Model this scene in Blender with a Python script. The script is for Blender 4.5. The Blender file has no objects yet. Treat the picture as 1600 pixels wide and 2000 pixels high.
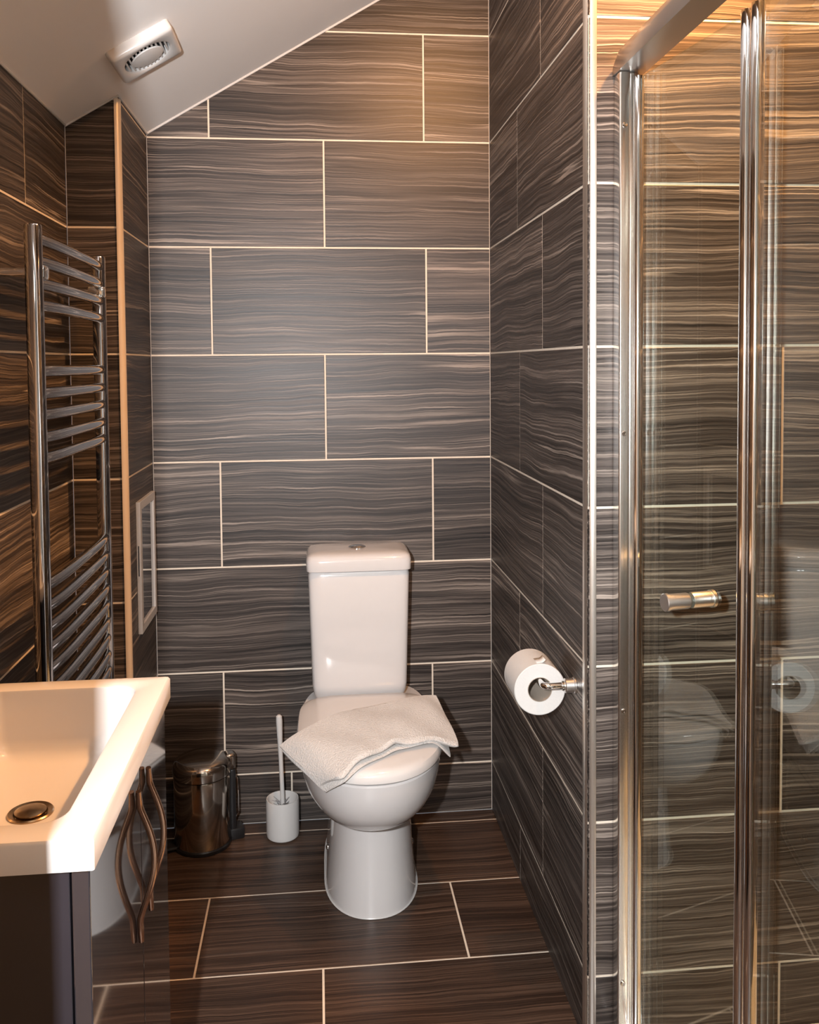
import bpy, bmesh, math, random
from mathutils import Vector, Matrix
random.seed(7)
S = bpy.context.scene
COL = S.collection
R = math.radians

# ------------------------------------------------------------------ camera
H = 1.3261
cam_d = bpy.data.cameras.new('camera')
cam = bpy.data.objects.new('camera', cam_d); COL.objects.link(cam)
yaw, pitch, roll = 0.1023, 0.0438, -0.0080
f_px, c_x, c_y = 1759.7, 800.54, 787.79
fw = Vector((math.sin(yaw) * math.cos(pitch), math.cos(yaw) * math.cos(pitch), -math.sin(pitch)))
rt = Vector((math.cos(yaw), -math.sin(yaw), 0))
up = rt.cross(fw)
rt2 = rt * math.cos(roll) + up * math.sin(roll)
up2 = -rt * math.sin(roll) + up * math.cos(roll)
cam.matrix_world = Matrix(((rt2.x, up2.x, -fw.x, 0), (rt2.y, up2.y, -fw.y, 0), (rt2.z, up2.z, -fw.z, H), (0, 0, 0, 1)))
cam_d.sensor_fit = 'VERTICAL'; cam_d.sensor_height = 36.0
cam_d.lens = f_px / 2000 * 36.0
cam_d.shift_y = -(1000 - c_y) / 2000
cam_d.shift_x = -(c_x - 800) / 2000
cam_d.clip_start = 0.02
S.camera = cam

# ------------------------------------------------------------------ world, large lights, exposure
w = bpy.data.worlds.new('world'); S.world = w; w.use_nodes = True
w.node_tree.nodes['Background'].inputs[0].default_value = (0.75, 0.85, 1.0, 1)
w.node_tree.nodes['Background'].inputs[1].default_value = 0.15
S.view_settings.view_transform = 'Standard'
S.view_settings.look = 'None'
S.view_settings.gamma = 1.0
S.view_settings.use_curve_mapping = False
S.view_settings.exposure = 0.08

def area(name, loc, target, sx, sy, power, col, shape='RECTANGLE'):
    d = bpy.data.lights.new(name, 'AREA'); d.shape = shape; d.size = sx
    d.size_y = sy; d.energy = power; d.color = col
    o = bpy.data.objects.new(name, d); COL.objects.link(o)
    o.location = loc
    o.rotation_euler = (Vector(target) - Vector(loc)).to_track_quat('-Z', 'Y').to_euler()
    return o
# the photographer's flash beside the lens, and an added, unseen soft fill in the hall behind
area('camera_flash', (-0.16, -0.02, 1.41), (0.02, 2.55, 1.45), 0.026, 0.05, 58.0, (0.985, 0.985, 1.0))
area('hall_fill', (0.25, -0.75, 2.38), (0.25, -0.75, 0.0), 0.5, 0.5, 4.0, (1.0, 0.93, 0.84))

# ------------------------------------------------------------------ material helpers
MATS = {}
def new_mat(name):
    m = bpy.data.materials.new(name); m.use_nodes = True
    MATS[name] = m
    nt = m.node_tree
    return m, nt, nt.nodes['Principled BSDF']
def simple(name, col, rough=0.5, metal=0.0, coat=0.0, spec=0.5, noise=0.0, nscale=40.0, bump=0.0, sheen=0.0, sss=0.0):
    m, nt, b = new_mat(name)
    b.inputs['Base Color'].default_value = (*col, 1)
    b.inputs['Roughness'].default_value = rough
    b.inputs['Metallic'].default_value = metal
    b.inputs['Coat Weight'].default_value = coat
    b.inputs['Coat Roughness'].default_value = 0.04
    b.inputs['Specular IOR Level'].default_value = spec
    b.inputs['Sheen Weight'].default_value = sheen
    if noise or bump:
        tc = nt.nodes.new('ShaderNodeTexCoord')
        nz = nt.nodes.new('ShaderNodeTexNoise'); nz.inputs['Scale'].default_value = nscale; nz.inputs['Detail'].default_value = 5
        nt.links.new(tc.outputs['Object'], nz.inputs['Vector'])
        if noise:
            hs = nt.nodes.new('ShaderNodeMix'); hs.data_type = 'RGBA'
            hs.inputs[6].default_value = (*[c * (1 - noise) for c in col], 1)
            hs.inputs[7].default_value = (*[min(1, c * (1 + noise)) for c in col], 1)
            nt.links.new(nz.outputs['Fac'], hs.inputs[0]); nt.links.new(hs.outputs[2], b.inputs['Base Color'])
        if bump:
            bp = nt.nodes.new('ShaderNodeBump'); bp.inputs['Strength'].default_value = bump; bp.inputs['Distance'].default_value = 0.002 if name != 'white_terry' else 0.005
            nt.links.new(nz.outputs['Fac'], bp.inputs['Height']); nt.links.new(bp.outputs['Normal'], b.inputs['Normal'])
    return m

def tile_mat(name, ramp, rough, vein_amt, bump):
    m, nt, b = new_mat(name)
    N, L = nt.nodes, nt.links
    def node(t, **k):
        n = N.new(t)
        for a, v in k.items(): setattr(n, a, v)
        return n
    def math_(op, a, bb=None, c=None):
        n = node('ShaderNodeMath', operation=op)
        for i, v in enumerate((a, bb, c)):
            if v is None: continue
            if isinstance(v, (int, float)): n.inputs[i].default_value = v
            else: L.new(v, n.inputs[i])
        return n.outputs[0]
    tc = node('ShaderNodeTexCoord'); sp = node('ShaderNodeSeparateXYZ'); L.new(tc.outputs['Object'], sp.inputs[0])
    oi = node('ShaderNodeObjectInfo')
    rz = math_('MULTIPLY', oi.outputs['Random'], 83.0)
    def vec(x, y, z=None):
        c = node('ShaderNodeCombineXYZ')
        for i, v in enumerate((x, y, z)):
            if v is None: continue
            if isinstance(v, (int, float)): c.inputs[i].default_value = v
            else: L.new(v, c.inputs[i])
        return c.outputs[0]
    def noise(xs, ys, y, detail, rgh, dz=0.0):
        n = node('ShaderNodeTexNoise'); n.inputs['Scale'].default_value = 1.0
        n.inputs['Detail'].default_value = detail; n.inputs['Roughness'].default_value = rgh
        L.new(vec(math_('MULTIPLY', sp.outputs[0], xs), math_('MULTIPLY', y, ys), math_('ADD', rz, dz)), n.inputs['Vector'])
        return n.outputs['Fac']
    Y = sp.outputs[1]
    warp = noise(2.6, 3.0, Y, 2.0, 0.5, 3.3)
    warp2 = noise(34.0, 55.0, Y, 2.0, 0.5, 9.1)
    y1 = math_('ADD', Y, math_('MULTIPLY', math_('SUBTRACT', warp, 0.5), 0.045))
    y2 = math_('ADD', y1, math_('MULTIPLY', math_('SUBTRACT', warp2, 0.5), 0.0034))
    big = noise(0.45, 17.0, y1, 3.0, 0.55, 1.0)
    mid = noise(0.7, 110.0, y2, 4.0, 0.72, 5.0)
    fine = noise(3.0, 330.0, y2, 2.0, 0.6, 7.0)
    v = math_('ADD', math_('MULTIPLY', big, 0.42), math_('ADD', math_('MULTIPLY', mid, 0.85), math_('MULTIPLY', fine, 0.72)))
    v = math_('SUBTRACT', v, 0.50)
    cr = node('ShaderNodeValToRGB'); L.new(v, cr.inputs[0])
    e = cr.color_ramp.elements
    e[0].position, e[0].color = ramp[0][0], (*ramp[0][1], 1)
    e[1].position, e[1].color = ramp[-1][0], (*ramp[-1][1], 1)
    for p, c in ramp[1:-1]:
        q = e.new(p); q.color = (*c, 1)
    # thin pale veins
    vn = noise(0.5, 34.0, y2, 2.0, 0.5, 21.0)
    d = math_('ABSOLUTE', math_('SUBTRACT', vn, 0.60))
    vm = node('ShaderNodeMapRange'); vm.inputs[1].default_value = 0.0; vm.inputs[2].default_value = 0.022
    vm.inputs[3].default_value = 1.0; vm.inputs[4].default_value = 0.0; L.new(d, vm.inputs[0])
    brk = noise(1.2, 9.0, Y, 2.0, 0.5, 31.0)
    bm_ = node('ShaderNodeMapRange'); bm_.inputs[1].default_value = 0.46; bm_.inputs[2].default_value = 0.62; L.new(brk, bm_.inputs[0])
    vf = math_('MULTIPLY', math_('MULTIPLY', vm.outputs[0], bm_.outputs[0]), math_('MULTIPLY', math_('ADD', fine, 0.35), vein_amt))
    mx = node('ShaderNodeMix', data_type='RGBA'); L.new(vf, mx.inputs[0]); L.new(cr.outputs[0], mx.inputs[6])
    mx.inputs[7].default_value = (0.36, 0.305, 0.26, 1)
    # each tile a shade of its own
    r2 = math_('FRACT', math_('MULTIPLY', oi.outputs['Random'], 37.7))
    br = math_('ADD', math_('MULTIPLY', r2, 0.34), 0.83)
    ml = node('ShaderNodeVectorMath', operation='SCALE'); L.new(mx.outputs[2], ml.inputs[0]); L.new(br, ml.inputs['Scale'])
    L.new(ml.outputs[0], b.inputs['Base Color'])
    rr = math_('ADD', math_('MULTIPLY', mid, 0.16), rough - 0.08); L.new(rr, b.inputs['Roughness'])
    b.inputs['Specular IOR Level'].default_value = 0.40
    bp = node('ShaderNodeBump'); bp.inputs['Strength'].default_value = bump; bp.inputs['Distance'].default_value = 0.0006
    L.new(math_('ADD', fine, mid), bp.inputs['Height']); L.new(bp.outputs['Normal'], b.inputs['Normal'])
    return m

RAMP = [(0.28, (0.010, 0.0075, 0.0065)), (0.42, (0.031, 0.024, 0.0205)), (0.54, (0.066, 0.053, 0.046)), (0.65, (0.140, 0.115, 0.098)), (0.82, (0.34, 0.29, 0.25))]
RAMPF = [(0.22, (0.014, 0.008, 0.006)), (0.45, (0.038, 0.022, 0.015)), (0.60, (0.078, 0.047, 0.032)), (0.85, (0.16, 0.10, 0.07))]
M_tile = tile_mat('striped_porcelain_tile', RAMP, 0.44, 1.0, 0.30)
M_floor = tile_mat('striped_floor_tile', RAMPF, 0.34, 0.30, 0.25)
M_grout = simple('cream_grout', (0.68, 0.60, 0.50), 0.85, noise=0.10, nscale=90)
M_paint = simple('white_ceiling_paint', (0.90, 0.88, 0.86), 0.7, noise=0.02, nscale=6)
M_hall = simple('pale_hall_paint', (0.70, 0.68, 0.64), 0.8, noise=0.02)
M_chrome = simple('polished_chrome', (0.80, 0.80, 0.80), 0.07, metal=1.0, noise=0.03, nscale=8)
M_chrome_rad = simple('radiator_chrome', (0.50, 0.50, 0.52), 0.07, metal=1.0, noise=0.03, nscale=8)
M_knob = simple('knob_satin_steel', (0.86, 0.84, 0.81), 0.34, metal=1.0, noise=0.04, nscale=12)
M_rail = simple('head_rail_metal', (0.42, 0.41, 0.40), 0.28, metal=1.0, noise=0.04, nscale=10)
M_alu = simple('polished_aluminium', (0.82, 0.80, 0.77), 0.20, metal=1.0, noise=0.04, nscale=12)
M_trim = simple('satin_edge_trim', (0.80, 0.76, 0.70), 0.30, metal=0.95, noise=0.04, nscale=10)
M_cream = simple('cream_edge_trim', (0.72, 0.62, 0.50), 0.30, metal=0.15, noise=0.04, nscale=10)
M_steel = simple('mirror_steel', (0.52, 0.47, 0.42), 0.13, metal=1.0, noise=0.05, nscale=10)
M_ceramic = simple('white_ceramic', (0.60, 0.58, 0.57), 0.10, coat=0.5, noise=0.01, nscale=5)
M_basin = simple('basin_resin', (0.54, 0.525, 0.51), 0.18, coat=0.4, noise=0.01, nscale=5)
M_seat = simple('seat_plastic', (0.68, 0.65, 0.625), 0.14, coat=0.4, noise=0.01, nscale=5)
M_plastic = simple('white_plastic', (0.60, 0.59, 0.575), 0.28, noise=0.02, nscale=20)
M_dark = simple('dark_void', (0.02, 0.02, 0.022), 0.7, noise=0.1)
M_black = simple('black_plastic', (0.012, 0.012, 0.013), 0.30, noise=0.1)
M_gloss = simple('dark_gloss_lacquer', (0.020, 0.018, 0.021), 0.06, coat=1.0, spec=0.7, noise=0.05, nscale=4)
M_carcass = simple('dark_carcass_board', (0.017, 0.015, 0.019), 0.28, spec=0.5, noise=0.08, nscale=20)
M_bronze = simple('bronze_handle', (0.62, 0.40, 0.29), 0.18, metal=1.0, noise=0.05, nscale=30)
M_towel = simple('white_terry', (0.66, 0.625, 0.59), 0.95, noise=0.05, nscale=260, bump=0.9, sheen=0.4)
M_paper = simple('tissue_paper', (0.58, 0.57, 0.55), 0.95, noise=0.02, nscale=140, bump=0.25)
M_card = simple('grey_card', (0.33, 0.28, 0.23), 0.9, noise=0.08, nscale=60)
M_bristle = simple('brush_bristle', (0.24, 0.24, 0.25), 0.7, noise=0.1)
M_drain = simple('drain_bronze', (0.33, 0.24, 0.15), 0.25, metal=1.0, noise=0.15, nscale=60)
M_panel = simple('brown_gloss_panel', (0.040, 0.030, 0.024), 0.05, coat=1.0, spec=0.6, noise=0.1, nscale=10)
M_tray = simple('shower_tray_resin', (0.70, 0.69, 0.67), 0.3, noise=0.02, nscale=20)

def glass_mat():
    m = bpy.data.materials.new('shower_glass'); m.use_nodes = True
    nt = m.node_tree; N, L = nt.nodes, nt.links
    for n in list(N): N.remove(n)
    out = N.new('ShaderNodeOutputMaterial')
    tr = N.new('ShaderNodeBsdfTransparent'); tr.inputs[0].default_value = (0.90, 0.935, 0.91, 1)
    gl = N.new('ShaderNodeBsdfGlossy'); gl.inputs['Roughness'].default_value = 0.0; gl.inputs[0].default_value = (0.95, 1.0, 0.98, 1)
    lw = N.new('ShaderNodeLayerWeight'); lw.inputs[0].default_value = 0.5
    pw = N.new('ShaderNodeMath'); pw.operation = 'POWER'; pw.inputs[1].default_value = 5.0
    ma = N.new('ShaderNodeMath'); ma.operation = 'MULTIPLY_ADD'; ma.inputs[1].default_value = 0.957; ma.inputs[2].default_value = 0.043
    mx = N.new('ShaderNodeMixShader')
    L.new(lw.outputs['Facing'], pw.inputs[0]); L.new(pw.outputs[0], ma.inputs[0]); L.new(ma.outputs[0], mx.inputs[0])
    L.new(tr.outputs[0], mx.inputs[1]); L.new(gl.outputs[0], mx.inputs[2]); L.new(mx.outputs[0], out.inputs[0])
    return m
M_glass = glass_mat()
def emit(name, col, st):
    m, nt, b = new_mat(name)
    b.inputs['Base Color'].default_value = (*col, 1)
    b.inputs['Emission Color'].default_value = (*col, 1); b.inputs['Emission Strength'].default_value = st
    return m
M_lens = emit('lit_lamp_lens', (1.0, 0.72, 0.42), 8.0)

# ------------------------------------------------------------------ geometry helpers
def tag(o, label=None, cat=None, group=None, kind=None):
    if label: o['label'] = label
    if cat: o['category'] = cat
    if group: o['group'] = group
    if kind: o['kind'] = kind
    return o
def link(name, me, mat, parent=None, smooth=False):
    if mat and not me.materials: me.materials.append(mat)
    o = bpy.data.objects.new(name, me); COL.objects.link(o)
    if parent: o.parent = parent
    if smooth:
        for p in me.polygons: p.use_smooth = True
        try: me.set_sharp_from_angle(angle=R(38))
        except Exception: pass
    return o
def from_bm(name, bm, mat, parent=None, smooth=False):
    bmesh.ops.recalc_face_normals(bm, faces=bm.faces)
    me = bpy.data.meshes.new(name); bm.to_mesh(me); bm.free()
    return link(name, me, mat, parent, smooth)
def thing(name, label, cat, loc=(0, 0, 0), group=None):
    o = bpy.data.objects.new(name, None); COL.objects.link(o); o.location = loc
    o.empty_display_size = 0.05
    return tag(o, label, cat, group)
def add_box(bm, x0, x1, y0, y1, z0, z1, bevel=0.0, seg=2, mat=None):
    r = bmesh.ops.create_cube(bm, size=1.0)
    vs = r['verts']
    for v in vs:
        v.co = Vector(((x0 + x1) / 2 + v.co.x * (x1 - x0), (y0 + y1) / 2 + v.co.y * (y1 - y0), (z0 + z1) / 2 + v.co.z * (z1 - z0)))
    if bevel > 0:
        es = list({e for v in vs for e in v.link_edges})
        rb = bmesh.ops.bevel(bm, geom=es, offset=bevel, segments=seg, profile=0.5, affect='EDGES')
        vs = list({v for f in rb['faces'] for v in f.verts} | {v for v in vs if v.is_valid})
    if mat is not None: bmesh.ops.transform(bm, matrix=mat, verts=[v for v in vs if v.is_valid])
    return vs
def box(name, b, mat, parent=None, bevel=0.0, seg=2, smooth=False):
    bm = bmesh.new(); add_box(bm, *b, bevel=bevel, seg=seg)
    return from_bm(name, bm, mat, parent, smooth and bevel > 0)
def add_tube(bm, pts, radii, seg=12, closed=False, cap=True, flat=1.0):
    pts = [Vector(p) for p in pts]; n = len(pts)
    if isinstance(radii, (int, float)): radii = [radii] * n
    rings = []; prev = None
    for i, p in enumerate(pts):
        a = pts[max(i - 1, 0)]; c = pts[min(i + 1, n - 1)]
        t = (c - a).normalized()
        if prev is None:
            ref = Vector((0, 0, 1)) if abs(t.z) < 0.9 else Vector((1, 0, 0))
            nx = t.cross(ref).normalized()
        else:
            nx = (prev - t * prev.dot(t)).normalized()
        prev = nx; ny = t.cross(nx)
        rings.append([bm.verts.new(p + (nx * math.cos(2 * math.pi * k / seg) + ny * math.sin(2 * math.pi * k / seg) * flat) * radii[i]) for k in range(seg)])
    for i in range(n - 1):
        for k in range(seg):
            bm.faces.new((rings[i][k], rings[i][(k + 1) % seg], rings[i + 1][(k + 1) % seg], rings[i + 1][k]))
    if cap:
        bm.faces.new(rings[0][::-1]); bm.faces.new(rings[-1])
def tube(name, pts, radii, mat, parent=None, seg=12, flat=1.0):
    bm = bmesh.new(); add_tube(bm, pts, radii, seg, flat=flat)
    return from_bm(name, bm, mat, parent, True)
def add_lathe(bm, prof, c, seg=40, axis='z'):
    # prof: list of (r, h); closed profile is left to the caller
    rings = []
    c = Vector(c)
    for r, h in prof:
        ring = []
        for k in range(seg):
            a = 2 * math.pi * k / seg
            if axis == 'z': p = Vector((r * math.cos(a), r * math.sin(a), h))
            elif axis == 'y': p = Vector((r * math.cos(a), h, r * math.sin(a)))
            else: p = Vector((h, r * math.cos(a), r * math.sin(a)))
            ring.append(bm.verts.new(c + p))
        rings.append(ring)
    for i in range(len(rings) - 1):
        for k in range(seg):
            bm.faces.new((rings[i][k], rings[i][(k + 1) % seg], rings[i + 1][(k + 1) % seg], rings[i + 1][k]))
    return rings
def lathe(name, prof, c, mat, parent=None, seg=40, axis='z', caps=(True, True)):
    bm = bmesh.new(); r = add_lathe(bm, prof, c, seg, axis)
    if caps[0]: bm.faces.new(r[0])
    if caps[1]: bm.faces.new(r[-1])
    return from_bm(name, bm, mat, parent, True)
def loft(name, rings, mat, parent=None, cap0=True, cap1=True, close=False):
    bm = bmesh.new()
    vr = [[bm.verts.new(p) for p in r] for r in rings]
    n = len(vr[0]); m = len(vr)
    for i in range(m if close else m - 1):
        a, b = vr[i], vr[(i + 1) % m]
        for k in range(n):
            bm.faces.new((a[k], a[(k + 1) % n], b[(k + 1) % n], b[k]))
    if not close:
        if cap0: bm.faces.new(vr[0])
        if cap1: bm.faces.new(vr[-1])
    return from_bm(name, bm, mat, parent, True)
def arc(c, p0, p1, n):  # quarter-ish arc from p0 to p1 about c
    c, p0, p1 = Vector(c), Vector(p0), Vector(p1)
    a, b = p0 - c, p1 - c
    return [c + a * math.cos(t * math.pi / 2 / n) + b * math.sin(t * math.pi / 2 / n) for t in range(n + 1)]

def clip_poly(poly, wall):
    out = poly
    m = len(wall)
    for i in range(m):
        ax, ay = wall[i]; bx, by = wall[(i + 1) % m]
        inside = lambda p: (bx - ax) * (p[1] - ay) - (by - ay) * (p[0] - ax) >= -1e-9
        res = []
        for j in range(len(out)):
            p, q = out[j], out[(j + 1) % len(out)]
            ip, iq = inside(p), inside(q)
            if ip: res.append(p)
            if ip != iq:
                dp = (bx - ax) * (p[1] - ay) - (by - ay) * (p[0] - ax)
                dq = (bx - ax) * (q[1] - ay) - (by - ay) * (q[0] - ax)
                t = dp / (dp - dq); res.append((p[0] + (q[0] - p[0]) * t, p[1] + (q[1] - p[1]) * t))
        out = res
        if len(out) < 3: return []
    r = []
    for p in out:
        if not r or (abs(p[0] - r[-1][0]) + abs(p[1] - r[-1][1])) > 1e-5: r.append(p)
    if len(r) > 2 and abs(r[0][0] - r[-1][0]) + abs(r[0][1] - r[-1][1]) < 1e-5: r.pop()
    return r if len(r) >= 3 else []
def inset_poly(poly, d):
    n = len(poly); lines = []
    for i in range(n):
        (ax, ay), (bx, by) = poly[i], poly[(i + 1) % n]
        l = math.hypot(bx - ax, by - ay); nx, ny = -(by - ay) / l, (bx - ax) / l
        lines.append((ax + nx * d, ay + ny * d, (bx - ax) / l, (by - ay) / l))
    out = []
    for i in range(n):
        x1, y1, dx1, dy1 = lines[i - 1]; x2, y2, dx2, dy2 = lines[i]
        den = dx1 * dy2 - dy1 * dx2
        if abs(den) < 1e-6: out.append((x2, y2)); continue
        t = ((x2 - x1) * dy2 - (y2 - y1) * dx2) / den
        out.append((x1 + dx1 * t, y1 + dy1 * t))
    return out

GR = 0.0048
def frame(o, u, v):
    u, v = Vector(u), Vector(v); n = u.cross(v)
    return Matrix(((u.x, v.x, n.x, o[0]), (u.y, v.y, n.y, o[1]), (u.z, v.z, n.z, o[2]), (0, 0, 0, 1)))
def tiled(name, label, cat, fr, poly, rows, mat=M_tile, back=0.06, slab_poly=None):
    """a grout slab with separate tiles standing proud of it; rows: (v0, v1, [u joints])"""
    bm = bmesh.new()
    sp = slab_poly or poly
    a = [bm.verts.new(fr @ Vector((x, y, -0.0012))) for x, y in sp]
    b = [bm.verts.new(fr @ Vector((x, y, -back))) for x, y in sp]
    n = len(sp)
    bm.faces.new(a); bm.faces.new(b[::-1])
    for i in range(n): bm.faces.new((a[i], b[i], b[(i + 1) % n], a[(i + 1) % n]))
    slab = from_bm(name, bm, M_grout)
    tag(slab, label, cat, kind='structure')
    lo = min(p[0] for p in poly); hi = max(p[0] for p in poly)
    for v0, v1, js in rows:
        js = sorted(j for j in js if lo - 0.02 < j < hi + 0.02)
        edges = [lo - 0.01] + js + [hi + 0.01]
        for u0, u1 in zip(edges, edges[1:]):
            g = GR / 2
            rect = [(u0 + g, v0 + g), (u1 - g, v0 + g), (u1 - g, v1 - g), (u0 + g, v1 - g)]
            p = clip_poly(rect, inset_poly(poly, 0.0012))
            if not p: continue
            xs = [q[0] for q in p]; ys = [q[1] for q in p]
            if max(xs) - min(xs) < 0.006 or max(ys) - min(ys) < 0.006: continue
            cx, cy = (u0 + u1) / 2, (v0 + v1) / 2
            p = [(x - cx, y - cy) for x, y in p]
            try: q = inset_poly(p, 0.0009)
            except ZeroDivisionError: q = p
            vs = [(x, y, -0.004) for x, y in p] + [(x, y, -0.0007) for x, y in p] + [(x, y, 0.0) for x, y in q]
            k = len(p); fs = []
            for i in range(k):
                j = (i + 1) % k
                fs.append((i, j, k + j, k + i)); fs.append((k + i, k + j, 2 * k + j, 2 * k + i))
            fs.append(tuple(range(2 * k, 3 * k))); fs.append(tuple(range(k - 1, -1, -1)))
            me = bpy.data.meshes.new('tile'); me.from_pydata(vs, [], fs); me.update()
            t = link('tile', me, mat, slab)
            t.matrix_basis = fr @ Matrix.Translation((cx, cy, random.uniform(-0.0003, 0.0001)))
    return slab

# ------------------------------------------------------------------ the room shell
D, XP, YS, XL, YB, XC = 2.5893, 0.5024, 1.6384, -0.5873, 2.2316, -0.4627
XR, YN = 1.40, 0.60          # far shower wall, door wall (room side)
Z0, T = 2.2629, 0.3025       # top grout course seen, course pitch
SL = 0.594
def zc(x): return min(1.897 + SL * (x - XL), 2.45)
XK = XL + (2.45 - 1.897) / SL   # where the slope meets the flat ceiling
rows_z = [(Z0 - T * (k + 1), Z0 - T * k) for k in range(-1, 8)]
rows_z[-1] = (-0.05, Z0 - T * 7)
def run(off, lo=-3, hi=3, step=0.6045):
    return [off + step * k for k in range(-8, 9)]

# back wall: joints measured course by course (top to bottom)
bj = [[0.026], [-0.2927, 0.312], [0.0261], [-0.2931, 0.3164], [0.0232], [-0.2765, 0.3316], [0.02], [-0.2775, 0.3266], [-0.0876]]
wall_back = tiled('wall_back', 'back wall of dark striped tiles behind the toilet', 'wall',
    frame((0, D, 0), (1, 0, 0), (0, 0, 1)),
    [(XC, 0), (XP, 0), (XP, 2.45), (XK, 2.45), (XC, zc(XC))], [(a, b, j) for (a, b), j in zip(rows_z, bj)])
# partition beside the toilet (u runs from the back corner to the front edge)
pj = [[0.35], [0.5945], [0.3592], [0.6094], [0.381], [0.6103], [0.3746], [0.6070], [0.374]]
wall_right = tiled('wall_right', 'dark tiled partition wall carrying the toilet roll holder', 'wall',
    frame((XP, D, 0), (0, -1, 0), (0, 0, 1)), [(0, 0), (D - YS, 0), (D - YS, 2.45), (0, 2.45)],
    [(a, b, j) for (a, b), j in zip(rows_z, pj)], back=0.075, slab_poly=[(0, 0), (D - YS - 0.006, 0), (D - YS - 0.006, 2.45), (0, 2.45)])
# shower end wall facing the camera
sj = [[0.89], [1.125], [1.125], [1.125], [0.885], [1.125], [0.8895], [1.125], [0.89]]
wall_shower = tiled('wall_shower', 'striped tile wall seen through the shower glass', 'wall',
    frame((0, YS, 0), (1, 0, 0), (0, 0, 1)), [(XP + 0.001, 0), (XR, 0), (XR, 2.45), (XP + 0.001, 2.45)],
    [(a, b, j) for (a, b), j in zip(rows_z, sj)], back=0.075)
# left wall, boxed column front and side
lj = [[1.0], [1.6, 1.0], [1.927, 1.3225, 0.718], [1.62, 1.016, 0.41], [1.927, 1.3225, 0.718], [1.62, 1.016, 0.41], [1.927, 1.3225, 0.718], [1.62, 1.016, 0.41], [1.927, 1.3225, 0.718]]
wall_left = tiled('wall_left', 'dark tiled left wall behind the towel radiator and basin', 'wall',
    frame((XL, 0, 0), (0, 1, 0), (0, 0, 1)), [(YN, 0), (YB, 0), (YB, 1.897), (YN, 1.897)],
    [(a, b, j) for (a, b), j in zip(rows_z, lj)])
wall_boxing_front = tiled('wall_boxing_front', 'narrow tiled front of the boxed-in corner beside the towel radiator', 'wall',
    frame((0, YB, 0), (1, 0, 0), (0, 0, 1)), [(XL, 0), (XC - 0.002, 0), (XC - 0.002, zc(XC - 0.002)), (XL, zc(XL))], [(a, b, []) for a, b in rows_z], back=0.05)
wall_boxing_side = tiled('wall_boxing_side', 'tiled side of the boxed-in corner with the white framed hatch', 'wall',
    frame((XC, 0, 0), (0, 1, 0), (0, 0, 1)), [(YB + 0.002, 0), (D, 0), (D, zc(XC)), (YB + 0.002, zc(XC))], [(a, b, []) for a, b in rows_z], back=0.04)
# walls the camera does not face (seen in chrome and glass)
wall_shower_side = tiled('wall_shower_side', 'tiled long side wall of the shower', 'wall',
    frame((XR, YS, 0), (0, -1, 0), (0, 0, 1)), [(0, 0), (YS - 0.70, 0), (YS - 0.70, 2.45), (0, 2.45)],
    [(a, b, [0.31] if i % 2 else [0.61]) for i, (a, b) in enumerate(rows_z)])
wall_shower_end = tiled('wall_shower_end', 'tiled near end wall of the shower', 'wall',
    frame((XR, 0.70, 0), (-1, 0, 0), (0, 0, 1)), [(0, 0), (XR - 0.56, 0), (XR - 0.56, 2.45), (0, 2.45)],
    [(a, b, [0.31] if i % 2 else [0.61]) for i, (a, b) in enumerate(rows_z)], back=0.10)
# floor
fy = [2.83, 2.5316, 2.2310, 1.9350, 1.6345, 1.334, 1.0335, 0.733, 0.4325, 0.132, -0.1685]
fjo = [0.02, 0.02, -0.282, -0.0025, -0.282, -0.0025, -0.282, -0.0025, -0.282, -0.0025]
floor = tiled('floor', 'floor of dark brown striped tiles with cream joints', 'floor',
    frame((0, 0, 0), (1, 0, 0), (0, 1, 0)), [(XL, -0.10), (XR, -0.10), (XR, D), (XL, D)],
    [(b, a, run(o)) for a, b, o in zip(fy, fy[1:], fjo)], mat=M_floor, back=0.05)

def slab(name, pts, mat, label, cat, thick):
    """a flat slab: pts front face (counter-clockwise from the room side), thickened backwards"""
    p = [Vector(q) for q in pts]; n = (p[1] - p[0]).cross(p[2] - p[0]).normalized()
    bm = bmesh.new(); a = [bm.verts.new(q) for q in p]; b = [bm.verts.new(q - n * thick) for q in p]
    bm.faces.new(a); bm.faces.new(b[::-1]); k = len(p)
    for i in range(k): bm.faces.new((a[i], b[i], b[(i + 1) % k], a[(i + 1) % k]))
    return tag(from_bm(name, bm, mat), label, cat, kind='structure')
# one ceiling mesh: slope then flat
bm = bmesh.new()
prof = [(XL - 0.08, zc(XL) - 0.08 * SL), (XK, 2.45), (XR + 0.1, 2.45), (XR + 0.1, 2.53), (XK - 0.03, 2.53), (XL - 0.08, zc(XL) + 0.06)]
ra = [bm.verts.new((x, YN - 0.10, z)) for x, z in prof]; rb = [bm.verts.new((x, D + 0.08, z)) for x, z in prof]
bm.faces.new(ra); bm.faces.new(rb[::-1])
for i in range(len(prof)): bm.faces.new((ra[i], rb[i], rb[(i + 1) % 6], ra[(i + 1) % 6]))
tag(from_bm('ceiling', bm, M_paint), 'white painted sloping ceiling with the extractor vent', 'ceiling', kind='structure')
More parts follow.
